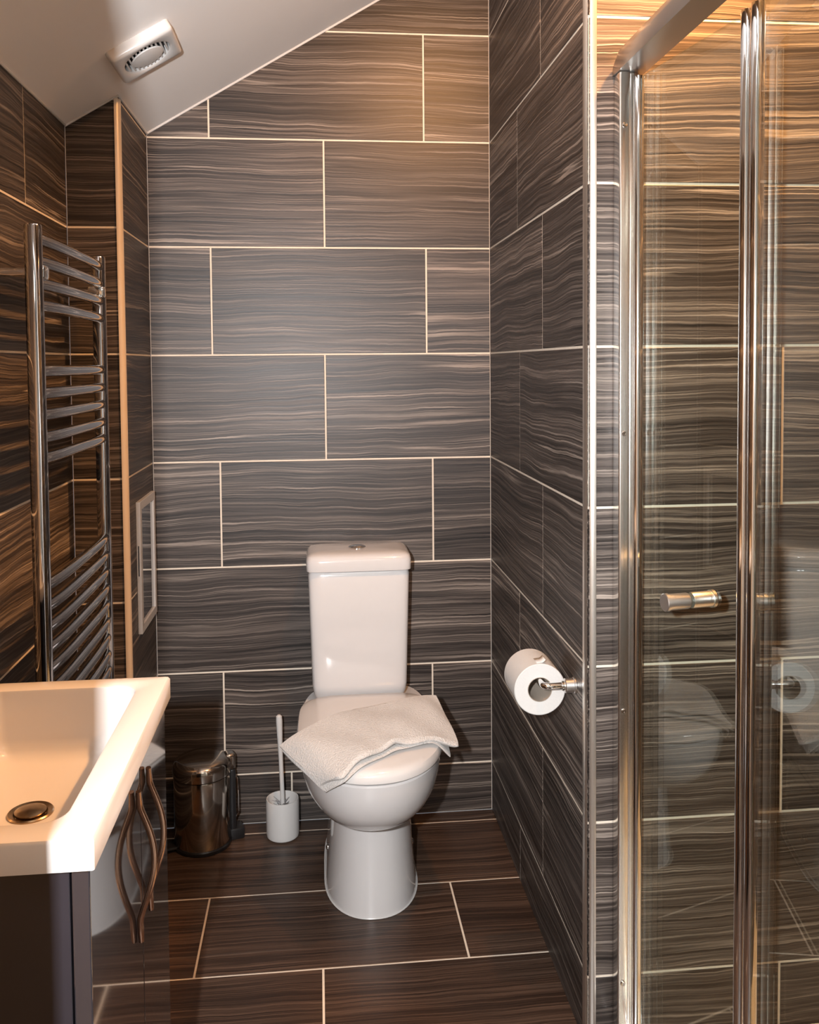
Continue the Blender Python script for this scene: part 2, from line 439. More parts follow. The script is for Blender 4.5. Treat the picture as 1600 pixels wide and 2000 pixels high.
# door wall with its opening: the camera stands in the doorway
YN0, XJ0, XJ1 = YN - 0.10, -0.2311, 0.545
bm = bmesh.new()
for x0, x1, z0, z1 in ((XL - 0.06, XJ0, 0, 2.43), (XJ1, XR + 0.06, 0, 2.44), (XJ0, XJ1, 2.05, 2.44)):
    if x0 < 0 and z0 == 0:
        # left piece follows the slope
        pr = [(x0, 0), (x1, 0), (x1, zc(x1) - .002), (x0, zc(x0) - 0.03)]
    elif z0 > 1:
        pr = [(x0, z0), (x1, z0), (x1, 2.445), (XK, 2.445), (x0, zc(x0) - 0.002)]
    else: pr = [(x0, z0), (x1, z0), (x1, z1), (x0, z1)]
    a = [bm.verts.new((x, YN0, z)) for x, z in pr]; b = [bm.verts.new((x, YN, z)) for x, z in pr]
    bm.faces.new(a); bm.faces.new(b[::-1]); k = len(pr)
    for i in range(k): bm.faces.new((a[i], b[i], b[(i + 1) % k], a[(i + 1) % k]))
tag(from_bm('wall_door', bm, M_hall), 'pale painted wall around the doorway behind the viewer', 'wall', kind='structure')
# hall beyond
slab('floor_hall', [(-1.0, -1.6, 0), (1.5, -1.6, 0), (1.5, -0.10, 0), (-1.0, -0.10, 0)], M_floor, 'dark hall floor beyond the doorway', 'floor', 0.05)
slab('ceiling_hall', [(-1.0, -1.6, 2.42), (-1.0, YN0, 2.42), (1.5, YN0, 2.42), (1.5, -1.6, 2.42)], M_hall, 'pale ceiling of the hall beyond the doorway', 'ceiling', 0.06)
slab('wall_hall_back', [(1.5, -1.6, 0), (-1.0, -1.6, 0), (-1.0, -1.6, 2.42), (1.5, -1.6, 2.42)], M_hall, 'pale far wall of the hall', 'wall', 0.06)
slab('wall_hall_left', [(-1.0, -1.6, 0), (-1.0, YN0, 0), (-1.0, YN0, 2.42), (-1.0, -1.6, 2.42)], M_hall, 'pale left wall of the hall', 'wall', 0.06)
slab('wall_hall_right', [(1.5, YN0, 0), (1.5, -1.6, 0), (1.5, -1.6, 2.42), (1.5, YN0, 2.42)], M_hall, 'pale right wall of the hall', 'wall', 0.06)

# metal edge trims on the two outside corners
def corner_trim(name, x, y, sx, z1, r, label, mat=None):
    # rounded nosing standing a touch proud of both tile faces; sx = +1: wall body lies to +x
    bm = bmesh.new(); rings = []
    for z in (0.0, z1):
        c = Vector((x + sx * (r - 0.002), y + r - 0.002, z)); pr = []
        for k in range(9):
            a = k / 8 * math.pi / 2
            pr.append(c + Vector((-sx * math.cos(a) * r, -math.sin(a) * r, 0)))
        pr.append(c + Vector((0.001 * sx, -r, 0))); pr.append(c + Vector((0.001 * sx, r * 0.35, 0))); pr.append(c + Vector((-sx * r, r * 0.35, 0)))
        rings.append([bm.verts.new(p) for p in pr])
    n = len(rings[0])
    for k in range(n): bm.faces.new((rings[0][k], rings[0][(k + 1) % n], rings[1][(k + 1) % n], rings[1][k]))
    bm.faces.new(rings[0]); bm.faces.new(rings[1])
    return tag(from_bm(name, bm, mat or M_trim, None, True), label, 'trim', kind='structure')
corner_trim('trim_1', XP - 0.0015, YS - 0.0015, 1, 2.449, 0.018, 'metal edging strip up the corner of the partition by the shower')
corner_trim('trim_2', XC + 0.0015, YB - 0.0015, -1, zc(XC) - 0.009, 0.012, 'cream metal edging strip up the corner of the tiled boxing', M_cream)
# pale sealant along the ceiling line of the back wall, boxing and left wall
def bead(name, pts, r, label): return tag(tube(name, pts, r, M_plastic, None, 6), label, 'trim', kind='structure')
e = 0.002
bead('trim_3', [(XC, D - e, zc(XC) - e), (XK, D - e, 2.45 - e)], 0.0035, 'thin white sealant line between back wall and sloping ceiling')
bead('trim_4', [(XL, YB - e, zc(XL) - e), (XC, YB - e, zc(XC) - e), (XC + e, D, zc(XC) - e)], 0.003, 'thin white sealant line where the boxing meets the ceiling')
bead('trim_5', [(XL + e, YN, zc(XL)), (XL + e, YB, zc(XL))], 0.003, 'thin white sealant line where the left wall meets the ceiling')

# ------------------------------------------------------------------ toilet
TX = 0.1185
def ring(z, yf, yb, hw, ym, nf=2.2, nb=4.0, n=64, cx=TX):
    out = []
    for k in range(n):
        a = 2 * math.pi * k / n
        c, s = math.cos(a), math.sin(a)
        e = nf if s < 0 else nb
        x = math.copysign(abs(c) ** (2 / e), c) * hw
        y = math.copysign(abs(s) ** (2 / e), s)
        y = ym + (y * (ym - yf) if s < 0 else y * (yb - ym))
        out.append(Vector((cx + x, y, z)))
    return out
toilet = thing('toilet', 'white close-coupled toilet with closed lid against the back wall', 'toilet', (TX, 2.35, 0))
def child(o): 
    o.parent = toilet; o.matrix_parent_inverse = Matrix.Translation(toilet.location).inverted(); return o
PX = 0.1225
def pr_(z, yf, hw, ym): return ring(z, yf, 2.565, hw, ym, cx=PX)
pan = [pr_(0.0, 2.098, 0.1165, 2.28), pr_(0.004, 2.098, 0.1165, 2.28), pr_(0.05, 2.103, 0.1115, 2.28),
       pr_(0.12, 2.108, 0.106, 2.28), pr_(0.20, 2.112, 0.103, 2.28), pr_(0.226, 2.114, 0.102, 2.27),
       ring(0.240, 2.065, 2.570, 0.108, 2.26, cx=PX), ring(0.252, 2.028, 2.571, 0.120, 2.25, cx=0.121), ring(0.270, 1.996, 2.572, 0.137, 2.24), ring(0.292, 1.972, 2.574, 0.151, 2.23), ring(0.317, 1.954, 2.575, 0.162, 2.22),
       ring(0.347, 1.943, 2.578, 0.170, 2.22), ring(0.377, 1.937, 2.58, 0.1745, 2.22), ring(0.396, 1.936, 2.58, 0.1750, 2.22), ring(0.4000, 1.939, 2.578, 0.171, 2.22)]
child(loft('pan', pan, M_ceramic))
seat_r = [ring(0.4005, 1.946, 2.405, 0.165, 2.2, 2.2, 5), ring(0.4015, 1.942, 2.408, 0.169, 2.2, 2.2, 5), ring(0.4045, 1.942, 2.408, 0.169, 2.2, 2.2, 5)]
child(loft('seat', seat_r, M_seat))
lid_r = [ring(0.4048, 1.937, 2.412, 0.174, 2.2, 2.2, 5.0), ring(0.4065, 1.932, 2.416, 0.1785, 2.2, 2.2, 5.0), ring(0.419, 1.931, 2.417, 0.1790, 2.2, 2.2, 5.0), ring(0.428, 1.936, 2.414, 0.1755, 2.2, 2.2, 5.0),
         ring(0.4345, 1.950, 2.403, 0.163, 2.2, 2.2, 5.0), ring(0.4385, 1.99, 2.365, 0.128, 2.2, 2.2, 4.5), ring(0.4405, 2.08, 2.29, 0.06, 2.2, 2.2, 4), ring(0.4408, 2.19, 2.21, 0.004, 2.2, 2.2, 3)]
child(loft('lid', lid_r, M_seat))
CX = 0.107
def cr(z, hw, yf, yb, n=9.0): return ring(z, yf, yb, hw, (yf + yb) / 2, n, n, 72, CX)
cis = [cr(0.398, 0.118, 2.445, 2.580), cr(0.43, 0.128, 2.428, 2.582), cr(0.45, 0.1305, 2.424, 2.583), cr(0.60, 0.1345, 2.421, 2.583), cr(0.755, 0.1385, 2.418, 2.584), cr(0.764, 0.136, 2.422, 2.583)]
child(loft('cistern', cis, M_ceramic))
cl = [cr(0.7655, 0.138, 2.418, 2.583), cr(0.768, 0.143, 2.409, 2.5865), cr(0.795, 0.1435, 2.408, 2.5865), cr(0.806, 0.1400, 2.413, 2.5855), cr(0.8125, 0.131, 2.424, 2.579), cr(0.8155, 0.112, 2.446, 2.562), cr(0.8165, 0.05, 2.48, 2.52)]
clid = child(loft('cistern_lid', cl, M_ceramic))
def button(name, sx, prof, mat):
    bm = bmesh.new(); r = add_lathe(bm, prof, (0, 0, 0), 32); bm.faces.new(r[-1]); bm.faces.new(r[0])
    for v in bm.verts: v.co = Vector((v.co.x + CX - 0.002, v.co.y + 2.495, v.co.z + 0.8155))
    o = from_bm(name, bm, mat, None, True)
    o.parent = clid; o.matrix_parent_inverse = (toilet.matrix_basis).inverted() if False else Matrix.Identity(4)
    return o
bpy.context.view_layer.update()
for nm, prof in (('button_ring', [(0.024, -0.002), (0.024, 0.0035), (0.0205, 0.0050), (0.019, 0.0035)]), ('flush_button', [(0.018, -0.001), (0.018, 0.0052), (0.0165, 0.0062)])):
    o = button(nm, 1, prof, M_chrome); o['label'] = 'chrome flush button'
# fixing caps and a sealant bead round the foot
for sx in (-1, 1):
    lo = lathe('fixing_cap', [(0.0085, 0.0), (0.0085, 0.004), (0.006, 0.007), (0.002, 0.008)], (0, 0, 0), M_chrome, None, 16, 'x')
    lo.data.transform(Matrix.Translation((PX + sx * 0.1070, 2.30, 0.075)) @ Matrix.Scale(sx, 4, (1, 0, 0)))
    child(lo)
foot = [p.copy() for p in ring(0.0015, 2.0965, 2.565, 0.118, 2.28, cx=PX)]
bm = bmesh.new(); add_tube(bm, foot + [foot[0]], 0.0020, 6, cap=False); child(from_bm('sealant_bead', bm, M_plastic, None, True))

# ------------------------------------------------------------------ towel folded over the lid
TB = [(-0.1082, 2.1491, 0.405), (-0.0549, 2.1415, 0.448), (0.0231, 2.1907, 0.461), (0.0984, 2.237, 0.464), (0.1888, 2.264, 0.464), (0.27, 2.3025, 0.462), (0.2995, 2.3013, 0.457)]
TF = [(-0.0049, 1.9734, 0.385), (0.0363, 1.9197, 0.432), (0.0773, 1.9394, 0.456), (0.1305, 1.9767, 0.461), (0.2043, 2.021, 0.463), (0.2696, 2.0406, 0.455), (0.3259, 2.0624, 0.427)]
LB = [(-0.1012, 2.154, 0.395), (-0.0518, 2.1592, 0.433), (0.0232, 2.2123, 0.446), (0.0991, 2.2554, 0.449), (0.1906, 2.2858, 0.449), (0.2725, 2.3242, 0.447), (0.2991, 2.3196, 0.442)]
LF = [(0.0039, 1.968, 0.372), (0.0428, 1.9223, 0.418), (0.0851, 1.9416, 0.442), (0.1364, 1.9809, 0.446), (0.2006, 2.0206, 0.449), (0.2625, 2.0417, 0.444), (0.3056, 2.0582, 0.398)]
def spline(P, t):
    P = [Vector(p) for p in P]; n = len(P) - 1
    i = min(int(t * n), n - 1); f = t * n - i
    a, b, c, d = P[max(i - 1, 0)], P[i], P[i + 1], P[min(i + 2, n)]
    return 0.5 * ((2 * b) + (c - a) * f + (2 * a - 5 * b + 4 * c - d) * f * f + (3 * b - a - 3 * c + d) * f ** 3)
def towel_layer(name, back, front, thick, parent, amp, nu=84, nv=36):
    bm = bmesh.new(); grid = []
    for j in range(nv + 1):
        row = []
        for i in range(nu + 1):
            # square parameter pulled in at the four corners so that they round off
            u, v = i / nu, j / nv
            cu, cv = 2 * u - 1, 2 * v - 1
            k = 1 - 0.028 * (cu * cu * cv * cv) ** 2
            uu, vv = (cu * k + 1) / 2, (cv * k + 1) / 2
            p = spline(back, uu).lerp(spline(front, uu), vv)
            w_ = math.sin(math.pi * vv)
            p.z += amp * (0.0035 * w_ + 0.0028 * math.sin(uu * 8.5 + vv * 4.6) * (0.4 + 0.6 * vv) + 0.0016 * math.sin(uu * 19 - vv * 8 + 1.3))
            p.z += amp * 0.0065 * math.exp(-((uu - 0.36 - 0.20 * vv) / 0.055) ** 2) * vv * vv
            p.z += amp * 0.0050 * math.exp(-((uu - 0.74 + 0.16 * vv) / 0.05) ** 2) * vv
            p.z -= amp * 0.0045 * math.exp(-((uu - 0.58 + 0.05 * vv) / 0.06) ** 2) * vv
            p.y += amp * 0.0035 * math.sin(uu * 24 + 0.6) * vv ** 6
            p.z += 0.003
            row.append((p, min(min(u, 1 - u) * 0.45, min(v, 1 - v) * 0.24)))
        grid.append(row)
    def nrm_(j, i):
        a = grid[j][min(i + 1, nu)][0] - grid[j][max(i - 1, 0)][0]; b = grid[max(j - 1, 0)][i][0] - grid[min(j + 1, nv)][i][0]
        return a.cross(b).normalized()
    top, bot = [], []
    for j in range(nv + 1):
        ta, ba = [], []
        for i in range(nu + 1):
            p, e = grid[j][i]; n = nrm_(j, i)
            th = thick * math.sqrt(max(0.04, 1 - max(0.0, 1 - e / 0.008) ** 2))
            ta.append(bm.verts.new(p - n * (thick - th) / 2)); ba.append(bm.verts.new(p - n * (thick + th) / 2))
        top.append(ta); bot.append(ba)
    for j in range(nv):
        for i in range(nu):
            bm.faces.new((top[j][i], top[j][i + 1], top[j + 1][i + 1], top[j + 1][i]))
            bm.faces.new((bot[j][i], bot[j + 1][i], bot[j + 1][i + 1], bot[j][i + 1]))
    for i in range(nu):
        bm.faces.new((top[0][i], bot[0][i], bot[0][i + 1], top[0][i + 1])); bm.faces.new((top[nv][i], top[nv][i + 1], bot[nv][i + 1], bot[nv][i]))
    for j in range(nv):
        bm.faces.new((top[j][0], top[j + 1][0], bot[j + 1][0], bot[j][0])); bm.faces.new((top[j][nu], bot[j][nu], bot[j + 1][nu], top[j + 1][nu]))
    o = from_bm(name, bm, M_towel, parent, True)
    return o
towel = thing('towel', 'white terry towel folded and laid slantwise over the toilet lid', 'towel', (0.11, 2.12, 0.445))
for nm, bk, ft_, tk, am in (('upper_fold', TB, TF, 0.0140, 1.5), ('lower_fold', LB, LF, 0.0075, 0.35)):
    o = towel_layer(nm, bk, ft_, tk, None, am); o.parent = towel; o.matrix_parent_inverse = Matrix.Translation(towel.location).inverted()

# ------------------------------------------------------------------ toilet brush
bx, by = -0.1115, 2.508
tb = thing('toilet_brush', 'white toilet brush standing in its round white pot', 'toilet brush', (bx, by, 0))
lathe('pot', [(0.002, 0.001), (0.040, 0.001), (0.0445, 0.005), (0.0460, 0.014), (0.0460, 0.104), (0.0445, 0.110), (0.0425, 0.110), (0.0410, 0.104), (0.0400, 0.016), (0.002, 0.012)], (0, 0, 0), M_plastic, tb, 44)
tube('handle', [(0.001, 0, 0.04), (0.0, 0, 0.12), (-0.003, 0, 0.22), (-0.0045, 0, 0.27), (-0.006, 0, 0.33), (-0.0065, 0, 0.343), (-0.0067, 0, 0.347)], [0.0062, 0.0062, 0.0062, 0.0072, 0.0092, 0.0082, 0.004], M_plastic, tb, 16)
bm = bmesh.new()
for k in range(90):
    a = random.uniform(0, 2 * math.pi); z = random.uniform(0.045, 0.094); l = random.uniform(0.022, 0.034)
    dirv = Vector((math.cos(a), math.sin(a), random.uniform(0.25, 0.75))).normalized()
    p = Vector((0, 0, z)); add_tube(bm, [p, p + dirv * l], [0.0009, 0.0007], 4, cap=False)
o = from_bm('bristles', bm, M_bristle, tb); o['kind'] = 'stuff'

# ------------------------------------------------------------------ pedal bin
px_, py_ = -0.331, 2.497
pb = thing('pedal_bin', 'shiny steel pedal bin with domed lid in the back left corner', 'bin', (px_, py_, 0))
lathe('base_ring', [(0.070, 0.0), (0.0785, 0.001), (0.0795, 0.010), (0.077, 0.014)], (0, 0, 0), M_black, pb, 48)
lathe('body', [(0.076, 0.012), (0.0775, 0.014), (0.0775, 0.196), (0.0765, 0.199), (0.070, 0.199)], (0, 0, 0), M_steel, pb, 64)
lathe('lid', [(0.0755, 0.2005), (0.0790, 0.202), (0.0795, 0.220), (0.0780, 0.229), (0.0730, 0.237), (0.062, 0.2425), (0.040, 0.2470), (0.015, 0.2490), (0.001, 0.2495)], (0, 0, 0), M_steel, pb, 64)
# hinge side faces the right and slightly away: black strap, foot, pedal on the other side
ha = R(18)
def binrot(o): o.data.transform(Matrix.Rotation(ha, 4, 'Z')); return o
bm = bmesh.new(); add_box(bm, 0.074, 0.090, -0.021, 0.021, 0.02, 0.20, 0.005)
binrot(from_bm('hinge_strap', bm, M_black, pb, True))
bm = bmesh.new(); add_box(bm, 0.060, 0.092, -0.019, 0.019, 0.198, 0.243, 0.008, 3)
binrot(from_bm('hinge_cover', bm, M_steel, pb, True))
bm = bmesh.new(); add_box(bm, 0.068, 0.112, -0.024, 0.024, 0.0, 0.032, 0.004)
binrot(from_bm('rear_foot', bm, M_black, pb, True))
bm = bmesh.new(); add_tube(bm, [(0.088, -0.012, 0.185), (0.094, -0.016, 0.17), (0.096, -0.016, 0.12), (0.096, -0.016, 0.075), (0.090, -0.012, 0.062)], 0.0028, 8)
binrot(from_bm('carry_handle', bm, M_chrome, pb, True))
bm = bmesh.new(); add_box(bm, -0.104, -0.070, -0.022, 0.022, 0.008, 0.016, 0.003)
binrot(from_bm('pedal', bm, M_black, pb, True))

# ------------------------------------------------------------------ toilet roll and holder
rc = Vector((0.4386, 1.750, 0.6690)); HR = 0.0240
az = rc.z + HR - 0.0075
th_ = thing('toilet_roll_holder', 'chrome arm toilet roll holder fixed to the partition', 'roll holder', (XP, 1.722, az))
lathe('wall_plate', [(0.0160, 0.0), (0.0160, -0.003), (0.0145, -0.004), (0.0140, -0.020), (0.0125, -0.0215), (0.008, -0.022)], (-0.0003, 0, 0), M_knob, th_, 32, 'x')
ax = rc.x - XP
arm = [(-0.008, 0, 0), (-0.030, 0, 0), (ax + 0.012, 0, 0)] + [(ax + 0.012 - 0.012 * math.sin(t * math.pi / 8), 0.012 - 0.012 * math.cos(t * math.pi / 8), 0) for t in range(1, 5)] + [(ax, 0.10, 0), (ax, 0.142, 0)]
tube('arm', arm, 0.0068, M_chrome, th_, 16)
tube('collar', [(-0.020, 0, 0), (-0.027, 0, 0)], 0.0092, M_alu, th_, 20)
tr = thing('toilet_roll', 'white toilet paper roll hanging on the chrome holder', 'toilet roll', rc)
bm = bmesh.new(); rr = add_lathe(bm, [(HR + 0.0012, 0.001), (0.051, 0.0), (0.0525, 0.0015), (0.0525, 0.0985), (0.051, 0.100), (HR + 0.0012, 0.099)], (0, 0, 0), 56, 'y')
for k in range(56): bm.faces.new((rr[0][k], rr[0][(k + 1) % 56], rr[-1][(k + 1) % 56], rr[-1][k]))
from_bm('paper', bm, M_paper, tr, True)
bm = bmesh.new(); rr = add_lathe(bm, [(HR, 0.0006), (HR + 0.0012, 0.0006), (HR + 0.0012, 0.0994), (HR, 0.0994)], (0, 0, 0), 40, 'y')
for k in range(40): bm.faces.new((rr[0][k], rr[0][(k + 1) % 40], rr[-1][(k + 1) % 40], rr[-1][k]))
from_bm('cardboard_core', bm, M_card, tr, True)
# loose paper end sticking up at the top
bm = bmesh.new(); pr = []
for k in range(7):
    a = R(96 - k * 3); r = 0.0529 + 0.0003 * k + (0.006 if k == 6 else 0.002 if k == 5 else 0)
    pr.append((math.cos(a) * r, math.sin(a) * r))
g = [[bm.verts.new((x, y, z)) for y in (0.004, 0.020, 0.034)] for x, z in pr]
for i in range(6):
    for j in range(2): bm.faces.new((g[i][j], g[i + 1][j], g[i + 1][j + 1], g[i][j + 1]))
o = from_bm('loose_sheet', bm, M_paper, tr, True)
md = o.modifiers.new('solid', 'SOLIDIFY'); md.thickness = 0.0005

# ------------------------------------------------------------------ towel radiator
XT = -0.50; YA, YF = 1.675, 2.158
rad = thing('towel_radiator', 'tall chrome ladder towel radiator on the left wall', 'radiator', (XT, (YA + YF) / 2, 0.30))
def rp(o):
    o.parent = rad; o.matrix_parent_inverse = Matrix.Translation(rad.location).inverted(); return o
for y in (YA, YF):
    rp(lathe('upright', [(0.0005, 0.30), (0.0145, 0.301), (0.0155, 0.304), (0.0155, 1.576), (0.0145, 1.579), (0.0005, 1.580)], (XT, y, 0), M_chrome_rad, None, 28))
zb = [1.5555, 1.5155, 1.4758, 1.4365, 1.3185, 1.278, 1.239, 1.198, 1.160, .927, .888, .849, .810, .771, .731, .692, .653, .6165, .40, .36, .32]
bars = None
for z in zb:
    pts = []
    for k in range(17):
        t = k / 16; y = YA + (YF - YA) * t
        s = 1 - (2 * t - 1) ** 4
        pts.append((XT + 0.010 * s, y, 0))
    if bars is None:
        bm = bmesh.new(); add_tube(bm, pts, 0.0112, 14)
        b0 = from_bm('rung', bm, M_chrome_rad, None, True); b0.location.z = z; bars = b0.data; rp(b0)
    else:
        o = bpy.data.objects.new('rung', bars); COL.objects.link(o); o.location.z = z; rp(o)
for y in (YA, YF):
    for z in (1.496, 0.45):
        bm = bmesh.new()
        add_tube(bm, [(XT - 0.004, y + (0.021 if y == YA else -0.021), z), (XT - 0.085, y + (0.021 if y == YA else -0.021), z)], 0.0085, 12)
        add_box(bm, XT - 0.018, XT + 0.018, min(y, y + (0.034 if y == YA else -0.034)), max(y, y + (0.034 if y == YA else -0.034)), z - 0.013, z + 0.013, 0.005)
        rp(from_bm('wall_bracket', bm, M_chrome, None, True))

# ------------------------------------------------------------------ vanity unit with basin
BX1, BY0, BY1, BZ = -0.2255, 0.8985, 1.368, 0.860
BXL = XL + 0.002
van = thing('vanity_cabinet', 'dark gloss vanity cabinet under the white basin', 'cabinet', (-0.41, 1.135, 0))
def vp(o, par=None):
    o.parent = par or van
    o.matrix_parent_inverse = Matrix.Translation(van.location).inverted() if par is None else Matrix.Identity(4)
    return o
CF = -0.2530     # carcass front (faces the room)
bm = bmesh.new()
add_box(bm, BXL, CF, BY0 + 0.012, BY0 + 0.028, 0.08, 0.826, 0.0008, 1)
add_box(bm, BXL, CF, BY1 - 0.028, BY1 - 0.012, 0.08, 0.826, 0.0008, 1)
add_box(bm, BXL, CF, BY0 + 0.028, BY1 - 0.028, 0.08, 0.096)
add_box(bm, BXL, BXL + 0.008, BY0 + 0.028, BY1 - 0.028, 0.096, 0.826)
vp(from_bm('carcass', bm, M_carcass))
vp(box('plinth', (BXL, CF - 0.03, BY0 + 0.02, BY1 - 0.02, 0.0, 0.08), M_carcass))
YM = 1.166
for k, (y0, y1) in enumerate(((BY0 + 0.012, YM - 0.0012), (YM + 0.0012, BY1 - 0.012))):
    d = vp(box('door', (CF + 0.002, CF + 0.020, y0, y1, 0.085, 0.822), M_gloss, None, 0.0015, 2))
    hy = 1.133 if k == 0 else 1.200
    ztop, zbot = 0.795, 0.603
    pts, rad_ = [], []
    xf = CF + 0.020
    for q in range(29):
        t = q / 28
        z = ztop + (zbot - ztop) * t
        off = 0.018 * math.sin(math.pi * min(1, max(0, (t - 0.10) / 0.74))) ** 1.25 if 0.10 < t < 0.84 else 0.0
        pts.append((xf + 0.0044 + off, hy + 0.006 * math.sin(2 * math.pi * t), z))
        rad_.append(0.0042 if 0.06 < t < 0.95 else 0.0036)
    bm = bmesh.new(); add_tube(bm, pts, rad_, 12, flat=1.0)
    hd = from_bm('handle', bm, M_bronze, None, True); vp(hd, d)
    hd['label'] = 'curved bronze pull handle'

# basin
def rrect(x0, x1, y0, y1, r, z, n=8):
    out = []
    for (cx, cy, a0) in ((x1 - r, y0 + r, -90), (x1 - r, y1 - r, 0), (x0 + r, y1 - r, 90), (x0 + r, y0 + r, 180)):
        for k in range(n + 1):
            a = R(a0 + 90 * k / n); out.append(Vector((cx + r * math.cos(a), cy + r * math.sin(a), z)))
    return out
IX0, IX1, IY0, IY1 = -0.482, -0.2660, 0.938, 1.332
rings = [rrect(BXL, BX1, BY0, BY1, 0.003, 0.8275), rrect(BXL, BX1, BY0, BY1, 0.003, 0.856), rrect(BXL + .002, BX1 - .002, BY0 + .002, BY1 - .002, 0.004, 0.8594), rrect(BXL + .004, BX1 - .004, BY0 + .004, BY1 - .004, 0.005, BZ),
         rrect(IX0 - .004, IX1 + .004, IY0 - .004, IY1 + .004, 0.030, BZ), rrect(IX0 - .001, IX1 + .001, IY0 - .001, IY1 + .001, 0.028, 0.8588), rrect(IX0, IX1, IY0, IY1, 0.027, 0.856),
         rrect(IX0 + .006, IX1 - .006, IY0 + .006, IY1 - .006, 0.028, 0.79), rrect(IX0 + .010, IX1 - .010, IY0 + .012, IY1 - .010, 0.030, 0.776), rrect(IX0 + .018, IX1 - .018, IY0 + .024, IY1 - .018, 0.032, 0.767), rrect(IX0 + .030, IX1 - .030, IY0 + .045, IY1 - .032, 0.03, 0.762),
         rrect(-.40, -.344, 1.146, 1.202, 0.027, 0.755)]
basin = thing('wash_basin', 'white rectangular basin on the dark vanity cabinet', 'basin', (-0.41, 1.135, 0.8275))
def bpn(o): o.parent = basin; o.matrix_parent_inverse = Matrix.Translation(basin.location).inverted(); return o
# outside underside of the bowl closes the body
under = [rrect(IX0 - .006, IX1 + .006, IY0 - .006, IY1 + .006, 0.03, 0.8275), rrect(IX0, IX1, IY0, IY1, 0.03, 0.77), rrect(IX0 + .03, IX1 - .03, IY0 + .04, IY1 - .03, 0.03, 0.748), rrect(-.40, -.344, 1.146, 1.202, 0.027, 0.742)]
allr = under[::-1] + rings
bpn(loft('bowl', allr, M_basin, None, close=True))
DX, DY = -0.372, 1.174
bpn(lathe('drain_flange', [(0.0285, -0.004), (0.0285, 0.0015), (0.027, 0.0030), (0.021, 0.0012), (0.019, -0.003)], (DX, DY, 0.755), M_drain, None, 40))
pl_ = bpn(lathe('plug', [(0.017, -0.002), (0.0195, 0.002), (0.0195, 0.004), (0.015, 0.0060), (0.001, 0.0068)], (DX, DY, 0.755), M_drain, None, 36))
# ------------------------------------------------------------------ framed access hatch on the boxing
hat = thing('access_hatch', 'white framed access hatch low on the tiled boxing', 'hatch', (XC, 2.44, 0.81))
hy0, hy1, hz0, hz1, fwid, ft = 2.335, 2.548, 0.640, 0.980, 0.022, 0.011
for nm, b in (('frame_bar', (XC, XC + ft, hy0, hy0 + fwid, hz0, hz1)), ('frame_bar', (XC, XC + ft, hy1 - fwid, hy1, hz0, hz1)), ('frame_bar', (XC, XC + ft, hy0 + fwid, hy1 - fwid, hz1 - fwid, hz1)), ('frame_bar', (XC, XC + ft, hy0 + fwid, hy1 - fwid, hz0, hz0 + fwid))):
    o = box(nm, b, M_plastic, None, 0.0012, 2); o.parent = hat; o.matrix_parent_inverse = Matrix.Translation(hat.location).inverted()
o = box('panel', (XC + 0.0005, XC + 0.006, hy0 + fwid, hy1 - fwid, hz0 + fwid, hz1 - fwid), M_panel); o.parent = hat; o.matrix_parent_inverse = Matrix.Translation(hat.location).inverted()
o = box('finger_slot', (XC + 0.004, XC + 0.0065, hy0 - 0.0006, hy0 + 0.002, 0.79, 0.868), M_dark); o.parent = hat; o.matrix_parent_inverse = Matrix.Translation(hat.location).inverted()

# ------------------------------------------------------------------ extractor vent on the sloping ceiling
fc = Vector((-0.3731, 2.0615, 0)); fc.z = 1.897 + SL * (fc.x - XL)
u = Vector((1, 0, SL)).normalized(); v = Vector((0, 1, 0)); nrm = u.cross(v)      # nrm points up and out; room side is -nrm
vent = thing('extractor_vent', 'square white extractor fan vent on the sloping ceiling', 'vent', fc)
vent.rotation_euler = Matrix((u, -v, -nrm)).transposed().to_euler()
hs = 0.0755
def sq(r, z, rr=0.008, n=6): return rrect(-r, r, -r, r, rr, z, n)
def circ(r, z, n=28):
    # matched to the point order of rrect
    out = []
    for a0 in (-90, 0, 90, 180):
        for k in range(7):
            a = R(a0 + 90 * k / 6 * 0.999 + 0.0); out.append(Vector((r * math.cos(a), r * math.sin(a), z)))
    return out
cover = [sq(hs, 0.0), sq(hs, 0.018), sq(hs - 0.002, 0.022), sq(hs - 0.005, 0.0245), circ(0.060, 0.0245), circ(0.0565, 0.022), circ(0.056, 0.006)]
loft('cover', cover, M_plastic, vent, cap0=False, cap1=False)
lathe('duct_opening', [(0.0565, 0.004), (0.0565, 0.006), (0.001, 0.0055)], (0, 0, 0), M_dark, vent, 32)
for k in range(-5, 6):
    x = k * 0.0096; hl = math.sqrt(0.0558 ** 2 - x * x)
    bm = bmesh.new(); add_box(bm, x - 0.0021, x + 0.0021, -hl, hl, 0.014, 0.0215, 0.0006, 1)
    from_bm('grille_slat', bm, M_plastic, vent)
lathe('centre_disc', [(0.036, 0.019), (0.0385, 0.0205), (0.038, 0.0235), (0.030, 0.0255), (0.001, 0.0262)], (0, 0, 0), M_plastic, vent, 36)

# ------------------------------------------------------------------ shower enclosure: bi-fold door, half folded inwards
ZT, ZBt = 1.852, 0.075
sh = thing('shower_door', 'chrome framed bi-fold glass shower door folded slightly inwards', 'shower door', (0.60, 1.62, 0.04))
def sp_(o, par=None):
    o.parent = par or sh
    o.matrix_parent_inverse = Matrix.Translation(sh.location).inverted() if par is None else Matrix.Identity(4)
    return o
